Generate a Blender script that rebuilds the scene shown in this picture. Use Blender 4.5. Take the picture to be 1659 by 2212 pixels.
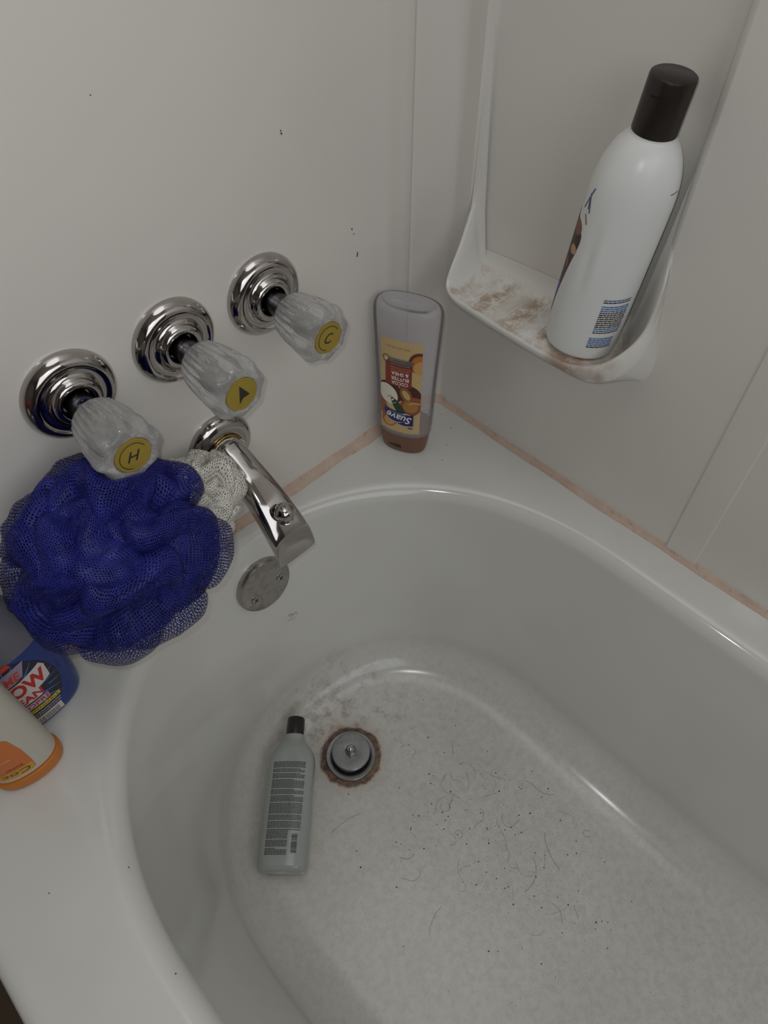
import bpy, bmesh, math, random
import numpy as np
from mathutils import Vector, Matrix, noise
PI = math.pi
sc = bpy.context.scene
COL = sc.collection
for o in list(bpy.data.objects): bpy.data.objects.remove(o)

# ------------------------------------------------------------------ camera
CAM = Vector((-0.5831, -0.5031, 0.6773))
CR = Vector((0.7158, -0.6983, -0.0014)); CD = Vector((-0.5431, -0.5555, -0.6297)); CF = Vector((0.4389, 0.4515, -0.7769))
cd = bpy.data.cameras.new('camera'); cam = bpy.data.objects.new('camera', cd); COL.objects.link(cam)
cd.sensor_fit = 'HORIZONTAL'; cd.sensor_width = 36.0; cd.lens = 1528.64 / 1659 * 36.0
cd.clip_start = 0.01
cam.matrix_world = Matrix(((CR.x, -CD.x, -CF.x, CAM.x), (CR.y, -CD.y, -CF.y, CAM.y), (CR.z, -CD.z, -CF.z, CAM.z), (0, 0, 0, 1)))
sc.camera = cam
sc.cycles.max_bounces = 4; sc.cycles.diffuse_bounces = 3; sc.cycles.glossy_bounces = 2; sc.cycles.transmission_bounces = 4; sc.cycles.transparent_max_bounces = 8
sc.cycles.adaptive_threshold = 0.08
# ------------------------------------------------------------------ light
W = bpy.data.worlds.new('world'); sc.world = W; W.use_nodes = True
W.node_tree.nodes['Background'].inputs[0].default_value = (0.80, 0.78, 0.76, 1)
W.node_tree.nodes['Background'].inputs[1].default_value = 0.05
def light(name, kind, loc, energy, color, **kw):
    l = bpy.data.lights.new(name, kind); l.energy = energy; l.color = color
    for k, v in kw.items(): setattr(l, k, v)
    o = bpy.data.objects.new(name, l); COL.objects.link(o); o.location = loc
    return o
# the phone's own flash, up and left of its lens
light('phone_flash', 'POINT', CAM - CR * 0.014 - CD * 0.016, 2.3, (0.975, 1.0, 1.0), shadow_soft_size=0.004)
# broad soft fill added for the room's ambient light, behind the camera
la = light('room_fill', 'AREA', (-0.85, -2.05, 1.30), 12.8, (0.955, 0.985, 1.02), shape='RECTANGLE', size=1.9, size_y=1.3)
la.rotation_euler = (Vector((-0.85, -2.05, 1.30)) - Vector((-0.35, -0.25, 0.15))).to_track_quat('Z', 'Y').to_euler()
lc_ = light('top_fill', 'AREA', (-0.30, -0.40, 1.87), 2.8, (0.955, 0.985, 1.02), shape='DISK', size=0.9)  # added fill from above, lifts the deck and tub floor
sc.view_settings.view_transform = 'Standard'; sc.view_settings.look = 'None'
sc.view_settings.exposure = 0.0; sc.view_settings.gamma = 1.0; sc.view_settings.use_curve_mapping = False

# ------------------------------------------------------------------ materials
def lin(c):
    return tuple((v / 12.92 if v <= 0.04045 else ((v + 0.055) / 1.055) ** 2.4) for v in [q / 255 for q in c]) + (1.0,)
def mat(name, rgb=(200, 200, 200), rough=0.5, metal=0.0, linear=None, **kw):
    m = bpy.data.materials.new(name); m.use_nodes = True
    p = m.node_tree.nodes['Principled BSDF']
    p.inputs['Base Color'].default_value = (*linear, 1) if linear else lin(rgb)
    p.inputs['Roughness'].default_value = rough; p.inputs['Metallic'].default_value = metal
    for k, v in kw.items():
        p.inputs[k.replace('_', ' ')].default_value = v
    return m
class NT:
    def __init__(s, m): s.m = m; s.t = m.node_tree; s.p = s.t.nodes['Principled BSDF']
    def n(s, typ, **kw):
        nd = s.t.nodes.new(typ)
        for k, v in kw.items():
            if k.startswith('i_'):
                key = k[2:]; key = int(key) if key.isdigit() else key.replace('_', ' ')
                if hasattr(v, 'is_output'): s.t.links.new(v, nd.inputs[key])
                else: nd.inputs[key].default_value = v
            else: setattr(nd, k, v)
        return nd
    def math(s, op, a, b=0.0, clamp=False):
        nd = s.t.nodes.new('ShaderNodeMath'); nd.operation = op; nd.use_clamp = clamp
        for i, v in enumerate((a, b)):
            if hasattr(v, 'is_output'): s.t.links.new(v, nd.inputs[i])
            else: nd.inputs[i].default_value = v
        return nd.outputs[0]
    def mix(s, fac, a, b):
        nd = s.t.nodes.new('ShaderNodeMix'); nd.data_type = 'RGBA'
        for i, v in ((0, fac), (6, a), (7, b)):
            if hasattr(v, 'is_output'): s.t.links.new(v, nd.inputs[i])
            else: nd.inputs[i].default_value = v
        return nd.outputs[2]
    def noise(s, vec, scale, detail=3, rough=0.55):
        nd = s.n('ShaderNodeTexNoise', i_Scale=scale, i_Detail=detail, i_Roughness=rough); s.t.links.new(vec, nd.inputs['Vector']); return nd.outputs[0]
    def ramp(s, v, lo, hi): 
        nd = s.n('ShaderNodeMapRange', i_0=v, i_1=lo, i_2=hi); nd.clamp = True; return nd.outputs[0]
    def obj(s): return s.n('ShaderNodeTexCoord').outputs['Object']
    def base(s, c): s.t.links.new(c, s.p.inputs['Base Color'])
    def bump(s, h, strength, dist=0.001):
        b = s.n('ShaderNodeBump', i_Strength=strength, i_Distance=dist, i_Height=h); s.t.links.new(b.outputs[0], s.p.inputs['Normal'])
    def sphere(s, vec, c, r0, r1):       # 1 inside r0, fading to 0 at r1
        d = s.n('ShaderNodeVectorMath', operation='DISTANCE'); s.t.links.new(vec, d.inputs[0]); d.inputs[1].default_value = c
        return s.math('SUBTRACT', 1.0, s.ramp(d.outputs['Value'], r0, r1))

def gelcoat(name, rgb, rough, dust=0.0):
    m = mat(name, rgb, rough); t = NT(m); v = t.obj()
    n1 = t.noise(v, 4.0, 2)
    c = t.mix(t.math('MULTIPLY', t.ramp(n1, .45, .75), .25), lin(rgb), lin(tuple(int(q * .955) for q in rgb)))
    t.base(c)
    return m
M_WALL = gelcoat('wall_gelcoat', (224, 219, 212), .2)
M_ROOM = gelcoat('painted_plaster', (116, 106, 99), .7)
M_CEIL = gelcoat('ceiling_paint', (170, 160, 150), .8)
M_FLOOR = mat('brown_vinyl', (70, 56, 36), .5)

def tub_material():
    rgb = (217, 216, 210); m = mat('tub_enamel', rgb, .12); t = NT(m); v = t.obj()
    base = t.mix(t.ramp(t.noise(v, 5, 2), .4, .75), lin(rgb), lin((208, 206, 199)))
    sep = t.n('ShaderNodeSeparateXYZ'); t.t.links.new(v, sep.inputs[0])
    low = t.math('SUBTRACT', 1.0, t.ramp(sep.outputs[2], -.352, -.325))
    # fine grit on the tub floor
    vo = t.n('ShaderNodeTexVoronoi', i_Scale=380.0); t.t.links.new(v, vo.inputs['Vector'])
    dots = t.math('SUBTRACT', 1.0, t.ramp(vo.outputs['Distance'], .10, .22))
    gate = t.ramp(t.n('ShaderNodeSeparateColor', i_0=vo.outputs['Color']).outputs[0], .52, .56)
    area = t.ramp(t.noise(v, 9, 1), .34, .60)
    grit = t.math('MULTIPLY', t.math('MULTIPLY', dots, gate), t.math('MULTIPLY', low, area))
    c = t.mix(t.math('MULTIPLY', grit, .75), base, lin((92, 82, 72)))
    lowf = t.math('SUBTRACT', 1.0, t.ramp(sep.outputs[2], -.355, -.275))
    film_tone = t.math('MULTIPLY', lowf, t.math('ADD', t.math('MULTIPLY', t.ramp(t.noise(v, 110, 3, .75), .40, .72), .30), .22))  # mottled film plus an even darkening toward the tub floor
    c = t.mix(film_tone, c, lin((164, 158, 148)))
    # soap scum between the drain and the faucet end
    scum = t.math('MULTIPLY', t.sphere(v, (-.300, -.150, -.345), .03, .10), t.ramp(t.noise(v, 42, 3, .7), .52, .66))
    c = t.mix(t.math('MULTIPLY', scum, .55), c, lin((140, 118, 104)))
    scum2 = t.math('MULTIPLY', t.sphere(v, (-.355, -.135, -.345), .02, .08), t.ramp(t.noise(v, 60, 3, .7), .50, .62))
    c = t.mix(t.math('MULTIPLY', scum2, .5), c, lin((142, 116, 100)))
    # rust ring round the drain
    wob = t.math('MULTIPLY', t.math('SUBTRACT', t.noise(v, 55, 4, .7), .5), .016)
    d = t.n('ShaderNodeVectorMath', operation='DISTANCE'); t.t.links.new(v, d.inputs[0]); d.inputs[1].default_value = (-.3572, -.2000, -.353)
    dd = t.math('ADD', d.outputs['Value'], wob)
    ring = t.math('SUBTRACT', 1.0, t.ramp(dd, .0430, .0470))
    rc = t.mix(t.ramp(t.noise(v, 90, 4, .7), .38, .62), lin((60, 36, 30)), lin((128, 94, 62)))
    c = t.mix(t.math('MULTIPLY', ring, .95), c, rc)
    halo = t.math('MULTIPLY', t.math('SUBTRACT', 1.0, t.ramp(dd, .044, .066)), .32)
    c = t.mix(t.math('MULTIPLY', halo, t.math('SUBTRACT', 1.0, ring)), c, lin((168, 140, 118)))
    # small rusty mark on the end wall
    mk = t.math('MULTIPLY', t.sphere(v, (-.325, -.058, -.165), .002, .012), t.ramp(t.noise(v, 240, 3), .5, .6))
    c = t.mix(t.math('MULTIPLY', mk, .8), c, lin((110, 62, 50)))
    t.base(c)
    rr = t.math('ADD', t.math('MULTIPLY', low, .10), .10); t.t.links.new(rr, t.p.inputs['Roughness'])
    return m
M_TUB = tub_material()

def caulk_material():
    m = mat('stained_caulk', (196, 160, 138), .65); t = NT(m); v = t.obj()
    c = t.mix(t.ramp(t.noise(v, 28, 5, .65), .35, .68), lin((208, 184, 168)), lin((190, 166, 148)))
    c = t.mix(t.math('MULTIPLY', t.ramp(t.noise(v, 130, 4, .7), .56, .74), .6), c, lin((138, 104, 80)))
    t.base(c); t.bump(t.noise(v, 160, 3), .5, .001); return m
M_CAULK = caulk_material()

def shelf_material():
    rgb = (229, 226, 219); m = mat('shelf_gelcoat', rgb, .25); t = NT(m); v = t.obj()
    sep = t.n('ShaderNodeSeparateXYZ'); t.t.links.new(v, sep.inputs[0])
    nrm = t.n('ShaderNodeSeparateXYZ'); g = t.n('ShaderNodeNewGeometry'); t.t.links.new(g.outputs['Normal'], nrm.inputs[0])
    up = t.ramp(nrm.outputs[2], .55, .85)
    lowz = t.math('SUBTRACT', 1.0, t.ramp(sep.outputs[2], .232, .250))
    scum = t.ramp(t.noise(v, 44, 6, .78), .43, .57)
    bars = t.n('ShaderNodeTexWave', wave_type='BANDS', bands_direction='Y', i_Scale=7.6, i_Distortion=1.5, i_Detail=2.0); t.t.links.new(v, bars.inputs['Vector'])
    s = t.math('MULTIPLY', t.math('MULTIPLY', scum, lowz), t.math('MULTIPLY', up, t.math('ADD', t.math('MULTIPLY', bars.outputs['Fac'], .6), .25)))
    c = t.mix(s, lin(rgb), lin((168, 138, 110)))
    # brown ring under the bottle's end of the shelf
    r = t.math('MULTIPLY', t.sphere(v, (-.030, -.232, .222), .036, .050), t.math('MULTIPLY', t.ramp(t.noise(v, 30, 4), .35, .6), lowz))
    c = t.mix(t.math('MULTIPLY', r, .7), c, lin((150, 112, 82)))
    t.base(c); return m
M_SHELF = shelf_material()

M_CHROME = mat('chrome', linear=(.50, .47, .45), rough=.10, metal=1.0)
def worn_chrome(name, col, rough):
    m = mat(name, linear=col, rough=rough, metal=1.0); t = NT(m); v = t.obj()
    n = t.noise(v, 120, 4); rr = t.math('ADD', t.math('MULTIPLY', n, .22), rough - .1); t.t.links.new(rr, t.p.inputs['Roughness'])
    t.base(t.mix(t.ramp(n, .45, .7), (*col, 1), tuple(c * .8 for c in col) + (1,))); return m
M_DULL = worn_chrome('dull_chrome', (.46, .44, .415), .26)
M_DRAIN = worn_chrome('drain_steel', (.30, .30, .305), .34)
M_STEM = mat('stem_grey_chrome', linear=(.24, .24, .25), rough=.22, metal=1.0)
M_GOLD = mat('gold_foil', (172, 148, 60), .32, .35)
M_BRASS = mat('brass', (190, 150, 80), .25, 1.0)
M_INK = mat('dark_ink', (44, 36, 32), .5)
def acrylic():
    m = mat('clear_acrylic', linear=(.97, .965, .96), rough=.05, Transmission_Weight=1.0, IOR=1.45); t = NT(m); out = t.t.nodes['Material Output']
    tr = t.n('ShaderNodeBsdfTransparent', i_Color=(.9, .89, .88, 1)); mx = t.n('ShaderNodeMixShader', i_0=.78)
    t.t.links.new(tr.outputs[0], mx.inputs[1]); t.t.links.new(t.p.outputs[0], mx.inputs[2])
    df = t.n('ShaderNodeBsdfDiffuse', i_Color=lin((232, 230, 227))); m2 = t.n('ShaderNodeMixShader', i_0=.26)
    t.t.links.new(mx.outputs[0], m2.inputs[1]); t.t.links.new(df.outputs[0], m2.inputs[2]); t.t.links.new(m2.outputs[0], out.inputs[0]); return m
M_ACRYL = acrylic()
M_BLACK = mat('black_cap', (34, 27, 24), .33)
M_WHITEB = mat('white_bottle', (229, 230, 227), .33)
M_BLUEINK = mat('blue_ink', (58, 104, 170), .5)
def frosted():
    m = mat('frosted_plastic', (160, 165, 160), .24); t = NT(m)
    t.p.inputs['Coat Weight'].default_value = .3; t.p.inputs['Coat Roughness'].default_value = .12
    return m
M_FROST = frosted()
def thin_clear(name, tint, body, fac, rough=.12):
    m = mat(name, body, rough); t = NT(m); out = t.t.nodes['Material Output']
    tr = t.n('ShaderNodeBsdfTransparent', i_Color=lin(tint)); mx = t.n('ShaderNodeMixShader', i_0=fac)
    t.t.links.new(tr.outputs[0], mx.inputs[1]); t.t.links.new(t.p.outputs[0], mx.inputs[2]); gl = t.n('ShaderNodeBsdfGlossy', i_Roughness=.09, i_Color=(.9, .9, .9, 1)); fr = t.n('ShaderNodeFresnel', i_IOR=1.12); m3 = t.n('ShaderNodeMixShader', i_0=fr.outputs[0])
    t.t.links.new(mx.outputs[0], m3.inputs[1]); t.t.links.new(gl.outputs[0], m3.inputs[2]); t.t.links.new(m3.outputs[0], out.inputs[0]); return m
M_CLEAR = thin_clear('clear_plastic', (250, 249, 250), (212, 210, 212), .32, .06)
M_CLEARB = thin_clear('smoky_plastic', (222, 222, 230), (140, 138, 142), .55)
M_BROWN = mat('brown_cap', (122, 84, 64), .35)
M_LIQ = mat('brown_soap', (140, 102, 82), .3)
M_BLUEL = mat('blue_liquid_plastic', (20, 50, 124), .12)
M_ORANGE = mat('orange_cap', (196, 114, 28), .35)
M_CREAMB = mat('cream_bottle', (196, 190, 178), .35)
P = {}
def ink(rgb, rough=.45):
    if rgb not in P: P[rgb] = mat('print_%02x%02x%02x' % rgb, rgb, rough)
    return P[rgb]

def net_material(name, rgb, dark, cover, scale):
    m = mat(name, rgb, .5); t = NT(m); out = t.t.nodes['Material Output']
    uv = t.n('ShaderNodeTexCoord').outputs['UV']
    vo = t.n('ShaderNodeTexVoronoi', feature='DISTANCE_TO_EDGE', i_Scale=scale, i_Randomness=.35); t.t.links.new(uv, vo.inputs['Vector'])
    thread = t.math('SUBTRACT', 1.0, t.ramp(vo.outputs['Distance'], cover, cover + .05))
    tr = t.n('ShaderNodeBsdfTransparent'); mx = t.n('ShaderNodeMixShader', i_0=thread)
    t.base(t.mix(t.ramp(t.noise(uv, 6, 3), .35, .65), lin(dark), lin(rgb)))
    t.p.inputs['Specular IOR Level'].default_value = .2
    t.t.links.new(tr.outputs[0], mx.inputs[1]); t.t.links.new(t.p.outputs[0], mx.inputs[2]); t.t.links.new(mx.outputs[0], out.inputs[0])
    return m
M_NETB = net_material('blue_net', (46, 50, 134), (30, 32, 100), .175, 36)
M_NETS = net_material('sheer_blue_net', (40, 46, 120), (30, 34, 96), .11, 30)
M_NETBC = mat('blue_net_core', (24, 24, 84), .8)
M_NETW = net_material('white_net', (232, 229, 220), (218, 213, 202), .20, 30)
M_NETWC = mat('white_net_core', (206, 202, 192), .8)

# ------------------------------------------------------------------ mesh helpers
def mk(name, verts, faces, material, parent=None, smooth=True, sharp=None, uvs=None):
    me = bpy.data.meshes.new(name); me.from_pydata([tuple(v) for v in verts], [], faces)
    bm = bmesh.new(); bm.from_mesh(me)
    if uvs is None: bmesh.ops.recalc_face_normals(bm, faces=bm.faces)
    bm.to_mesh(me); bm.free()
    if uvs is not None:
        l = me.uv_layers.new(name='UVMap')
        for i, lp in enumerate(me.loops): l.data[i].uv = uvs[lp.vertex_index]
    me.materials.append(material)
    if smooth:
        me.polygons.foreach_set('use_smooth', [True] * len(me.polygons))
        if sharp: me.set_sharp_from_angle(angle=math.radians(sharp))
    o = bpy.data.objects.new(name, me); COL.objects.link(o)
    if parent: o.parent = parent
    return o
def thing(name, label, cat, loc=(0, 0, 0), rot=None, group=None):
    o = bpy.data.objects.new(name, None); COL.objects.link(o); o.location = loc; o.empty_display_size = .02
    if rot is not None:
        o.rotation_mode = 'QUATERNION' if hasattr(rot, 'to_quaternion') and not hasattr(rot, 'order') else 'XYZ'
        if o.rotation_mode == 'QUATERNION': o.rotation_quaternion = rot.to_quaternion()
        else: o.rotation_euler = rot
    o['label'] = label; o['category'] = cat
    if group: o['group'] = group
    return o
def tag(o, label, cat, group=None, kind=None):
    o['label'] = label; o['category'] = cat
    if group: o['group'] = group
    if kind: o['kind'] = kind
    return o
def struct(o, label=None):
    o['kind'] = 'structure'
    if label: o['label'] = label
    return o
def loft(rings, closed=True, cap0=False, cap1=False):
    V = []; F = []; n = len(rings[0])
    for r in rings: V += [tuple(p) for p in r]
    for i in range(len(rings) - 1):
        for j in range(n if closed else n - 1):
            k = (j + 1) % n
            F.append((i * n + j, i * n + k, (i + 1) * n + k, (i + 1) * n + j))
    if cap0: F.append(tuple(range(n - 1, -1, -1)))
    if cap1: F.append(tuple((len(rings) - 1) * n + j for j in range(n)))
    return V, F
def lathe(prof, n=64, cap0=False, cap1=False, rf=None):
    rings = []
    for r, h in prof:
        ring = []
        for k in range(n):
            a = 2 * PI * k / n; rr = rf(a, r, h) if rf else r
            ring.append((rr * math.cos(a), rr * math.sin(a), h))
        rings.append(ring)
    return loft(rings, True, cap0, cap1)
def out_of_wall(V): return [(x, -z, y) for x, y, z in V]     # local z -> away from the faucet wall
def smoothpath(pts, per=10):
    pts = [Vector(p) for p in pts]; out = []
    for i in range(len(pts) - 1):
        p0 = pts[max(i - 1, 0)]; p1 = pts[i]; p2 = pts[i + 1]; p3 = pts[min(i + 2, len(pts) - 1)]
        for k in range(per):
            t = k / per
            out.append(.5 * ((2 * p1) + (p2 - p0) * t + (2 * p0 - 5 * p1 + 4 * p2 - p3) * t * t + (3 * p1 - p0 - 3 * p2 + p3) * t ** 3))
    out.append(pts[-1]); return out
def tube(path, r, n=8, closed=False):
    V = []; F = []; N = len(path)
    for i, p in enumerate(path):
        a = path[(i - 1) % N] if closed else path[max(i - 1, 0)]; b = path[(i + 1) % N] if closed else path[min(i + 1, N - 1)]
        d = (Vector(b) - Vector(a)).normalized(); u = d.cross(Vector((.31, .17, .93))).normalized(); w = d.cross(u)
        rr = r(i / (N - 1)) if callable(r) else r
        for k in range(n):
            t = 2 * PI * k / n; V.append(Vector(p) + u * (rr * math.cos(t)) + w * (rr * math.sin(t)))
    for i in range(N if closed else N - 1):
        for k in range(n):
            j = (i + 1) % N; F.append((i * n + k, i * n + (k + 1) % n, j * n + (k + 1) % n, j * n + k))
    if not closed: F.append(tuple(range(n - 1, -1, -1))); F.append(tuple((N - 1) * n + k for k in range(n)))
    return V, F
def join(parts):
    V = []; F = []
    for v, f in parts:
        o = len(V); V += list(v); F += [tuple(i + o for i in q) for q in f]
    return V, F
def box(x0, x1, y0, y1, z0, z1):
    return ([(x0, y0, z0), (x1, y0, z0), (x1, y1, z0), (x0, y1, z0), (x0, y0, z1), (x1, y0, z1), (x1, y1, z1), (x0, y1, z1)],
            [(0, 3, 2, 1), (4, 5, 6, 7), (0, 1, 5, 4), (1, 2, 6, 5), (2, 3, 7, 6), (3, 0, 4, 7)])

# ---- bottles: superellipse sections (z, a, b, n[, dx, dy]) and prints that follow their surface
def sering(z, a, b, n, dx=0, dy=0, N=64):
    out = []
    for k in range(N):
        t = 2 * PI * k / N; c = math.cos(t); s = math.sin(t)
        out.append((dx + a * math.copysign(abs(c) ** (2 / n), c), dy + b * math.copysign(abs(s) ** (2 / n), s), z))
    return out
class Body:
    def __init__(s, secs, per=8):
        s.secs = [tuple(q) + (0, 0) if len(q) == 4 else tuple(q) for q in secs]; s.per = per
    def rings(s, N=64): return [sering(*q, N=N) for q in s.dense()]
    def dense(s):
        A = s.secs; out = []
        for i in range(len(A) - 1):
            p0, p1, p2, p3 = A[max(i - 1, 0)], A[i], A[i + 1], A[min(i + 2, len(A) - 1)]
            for k in range(s.per):
                t = k / s.per
                out.append(tuple(max(1e-4, .5 * (2 * b + (c - a) * t + (2 * a - 5 * b + 4 * c - d) * t * t + (3 * b - a - 3 * c + d) * t ** 3)) if q in (1, 2, 3)
                                 else .5 * (2 * b + (c - a) * t + (2 * a - 5 * b + 4 * c - d) * t * t + (3 * b - a - 3 * c + d) * t ** 3)
                                 for q, (a, b, c, d) in enumerate(zip(p0, p1, p2, p3))))
        out.append(A[-1]); return out
    def mesh(s, N=64, cap0=True, cap1=True): return loft(s.rings(N), True, cap0, cap1)
    def at(s, z):
        D = s._d if hasattr(s, '_d') else s.dense(); s._d = D
        for i in range(len(D) - 1):
            if D[i][0] <= z <= D[i + 1][0]:
                t = (z - D[i][0]) / max(1e-9, D[i + 1][0] - D[i][0]); return [p + (q - p) * t for p, q in zip(D[i], D[i + 1])]
        return D[0] if z < D[0][0] else D[-1]
    def face(s, u, z, eps):              # u = sideways distance across the front (-y) face
        _, a, b, n, dx, dy = s.at(z); f = min(.998, abs(u / a)); t = b * (1 - f ** n) ** (1 / n)
        nx = math.copysign(f ** (n - 1), u) / a; ny = -(t / b) ** (n - 1) / b; l = math.hypot(nx, ny)
        return (dx + u + eps * nx / l, dy - t + eps * ny / l, z)
def rect_poly(u0, u1, v0, v1, nu=1, nv=1):
    V = [(u0 + (u1 - u0) * i / nu, v0 + (v1 - v0) * j / nv) for j in range(nv + 1) for i in range(nu + 1)]
    F = [(j * (nu + 1) + i, j * (nu + 1) + i + 1, (j + 1) * (nu + 1) + i + 1, (j + 1) * (nu + 1) + i) for j in range(nv) for i in range(nu)]
    return V, F
def ell_poly(cu, cv, ru, rv, rot=0, n=28, rings=3):
    V = [(cu, cv)]; F = []
    for r in range(1, rings + 1):
        for k in range(n):
            t = 2 * PI * k / n; x = ru * r / rings * math.cos(t); y = rv * r / rings * math.sin(t)
            V.append((cu + x * math.cos(rot) - y * math.sin(rot), cv + x * math.sin(rot) + y * math.cos(rot)))
    for k in range(n): F.append((0, 1 + k, 1 + (k + 1) % n))
    for r in range(rings - 1):
        for k in range(n):
            a = 1 + r * n + k; b = 1 + r * n + (k + 1) % n; F.append((a, b, b + n, a + n))
    return V, F
def fan(pts, K=6, step=.0025):
    d = []
    for i, p in enumerate(pts):
        q = pts[(i + 1) % len(pts)]; m = max(1, int(math.hypot(q[0] - p[0], q[1] - p[1]) / step))
        d += [(p[0] + (q[0] - p[0]) * k / m, p[1] + (q[1] - p[1]) * k / m) for k in range(m)]
    pts = d; n = len(pts); c = (sum(p[0] for p in pts) / n, sum(p[1] for p in pts) / n); V = [c]; F = []
    for k in range(1, K + 1):
        for p in pts: V.append((c[0] + (p[0] - c[0]) * k / K, c[1] + (p[1] - c[1]) * k / K))
    for i in range(n): F.append((0, 1 + i, 1 + (i + 1) % n))
    for k in range(K - 1):
        for i in range(n): a = 1 + k * n + i; b = 1 + k * n + (i + 1) % n; F.append((a, b, b + n, a + n))
    return V, F
def stroke_poly(pts, w):
    V = []; F = []
    for i, p in enumerate(pts):
        a = Vector(pts[max(i - 1, 0)]); b = Vector(pts[min(i + 1, len(pts) - 1)]); d = (b - a).normalized(); nrm = Vector((-d.y, d.x))
        ww = (w(i / (len(pts) - 1)) if callable(w) else w) / 2
        V += [tuple(Vector(p) + nrm * ww), tuple(Vector(p) - nrm * ww)]
        if i: F.append((2 * i - 2, 2 * i - 1, 2 * i + 1, 2 * i))
    return V, F
def text_poly(txt, size, cu, cv, rot=0, width=None, shear=0, bold=0.0):
    c = bpy.data.curves.new('t', 'FONT'); c.body = txt; c.size = 1.0; c.align_x = 'CENTER'; c.align_y = 'CENTER'; c.shear = shear; c.offset = bold; c.resolution_u = 3
    o = bpy.data.objects.new('t', c); COL.objects.link(o); dg = bpy.context.evaluated_depsgraph_get(); dg.update()
    me = o.evaluated_get(dg).to_mesh(); V = [(v.co.x, v.co.y) for v in me.vertices]; F = [tuple(p.vertices) for p in me.polygons]
    bpy.data.objects.remove(o); bpy.data.curves.remove(c)
    if not V: return [], []
    x0 = min(v[0] for v in V); x1 = max(v[0] for v in V); y0 = min(v[1] for v in V); y1 = max(v[1] for v in V)
    sy = size / (y1 - y0); sx = (width / (x1 - x0)) if width else sy
    out = []
    for x, y in V:
        x = (x - (x0 + x1) / 2) * sx; y = (y - (y0 + y1) / 2) * sy
        out.append((cu + x * math.cos(rot) - y * math.sin(rot), cv + x * math.sin(rot) + y * math.cos(rot)))
    return out, F
def decal(name, poly, material, fn, eps, parent):
    V, F = poly
    return mk(name, [fn(u, v, eps) for u, v in V], F, material, parent, smooth=False, uvs=[(u, v) for u, v in V])
def frame(o, xa, ya, za, loc):
    o.matrix_world = Matrix(((xa[0], ya[0], za[0], loc[0]), (xa[1], ya[1], za[1], loc[1]), (xa[2], ya[2], za[2], loc[2]), (0, 0, 0, 1)))

# ================================================================== SETTING
TOP = 1.90
def plan_wall(name, plan, z0, z1, material, parent=None, nz=2, sharp=30):
    rings = [[(x, y, z0 + (z1 - z0) * k / nz) for x, y in plan] for k in range(nz + 1)]
    V, F = loft(rings, closed=False); return mk(name, V, F, material, parent, True, sharp)
# faucet wall: flat panel, soft ridge, lap joint at the corner piece
plan = [(-2.3, 0), (-1.2, 0), (-.6, 0), (-.30, 0), (-.13, 0), (-.105, -.0002), (-.098, -.0010), (-.092, -.0017), (-.087, -.0020), (-.080, -.0012), (-.074, -.0006), (-.066, -.0005), (-.0556, -.0005), (-.0548, -.0002), (-.0540, .0022)]
wl = struct(plan_wall('wall_left', plan, -.42, TOP, M_WALL), 'glossy off-white shower surround panel behind the tub faucet')
# corner piece: coved, ends on a crease at the long wall
cove = [(-.0535, .0022), (-.0528, -.0004), (-.0515, -.0008)]
for k in range(1, 15):
    a = PI / 2 * k / 14; cove.append((-.0515 + .0515 * math.sin(a) ** 1.0, -.0008 - .0185 * (1 - math.cos(a)) ** 1.15))
cove += [(.0, -.024)]
wr_pl = [(0, -.024), (0, -.0368)]
# long wall: flat above/below, opening for the niche
YN0, YN1, ZN0 = -.0368, -.2715, .2000
def quad_strip(ys, zs): return [[(0, y, z) for y in ys] for z in zs]
parts = []
V, F = loft(quad_strip([-.024, YN0], [-.42, ZN0, TOP]), False); parts.append((V, F))
V, F = loft(quad_strip([YN0, -.1, -.2, YN1], [-.42, -.1, ZN0]), False); parts.append((V, F))
V, F = loft(quad_strip([YN1, -.3815, -.4174, -.8, -1.53], [-.42, ZN0, TOP]), False); parts.append((V, F))
wr = struct(mk('wall_right', *join(parts), M_WALL, None, True, 30), 'glossy off-white long shower surround wall with moulded shelf niche')
cv = mk('corner_cove', *loft([[(x, y, z) for x, y in cove] for z in (-.42, .5, TOP)], False), M_WALL, wr, True, 25)
# niche back: left chamfer, gently deepening back, rounded right edge
npl = [(0, YN0), (.0008, -.0374), (.0035, -.0400), (.0066, -.0432), (.0082, -.0454), (.0088, -.0480), (.0105, -.060), (.0125, -.080), (.0150, -.105), (.0178, -.14), (.0196, -.18), (.0205, -.22), (.0205, -.252), (.0195, -.2575), (.0165, -.2605), (.011, -.2622), (.006, -.2636), (.0025, -.2664), (.0006, -.2695), (0, YN1)]
nb = mk('niche_back', *loft([[(x, y, z) for x, y in npl] for z in (ZN0 - .03, .5, TOP)], False), M_WALL, wr, True, 50)
# raised pilaster rib on the long wall
for y0, y1 in ((-.3815, -.4174),):
    pr = [(.001, y0 + .0016), (-.0011, y0 + .0010), (-.0018, y0 - .0002), (-.0020, y0 - .003), (-.0020, y1 + .003), (-.0018, y1 + .0002), (-.0011, y1 - .001), (.001, y1 - .0016)]
    mk('panel_rib', *loft([[(x, y, z) for x, y in pr] for z in (.004, .5, TOP)], False), M_WALL, wr, True, 20)
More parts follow.
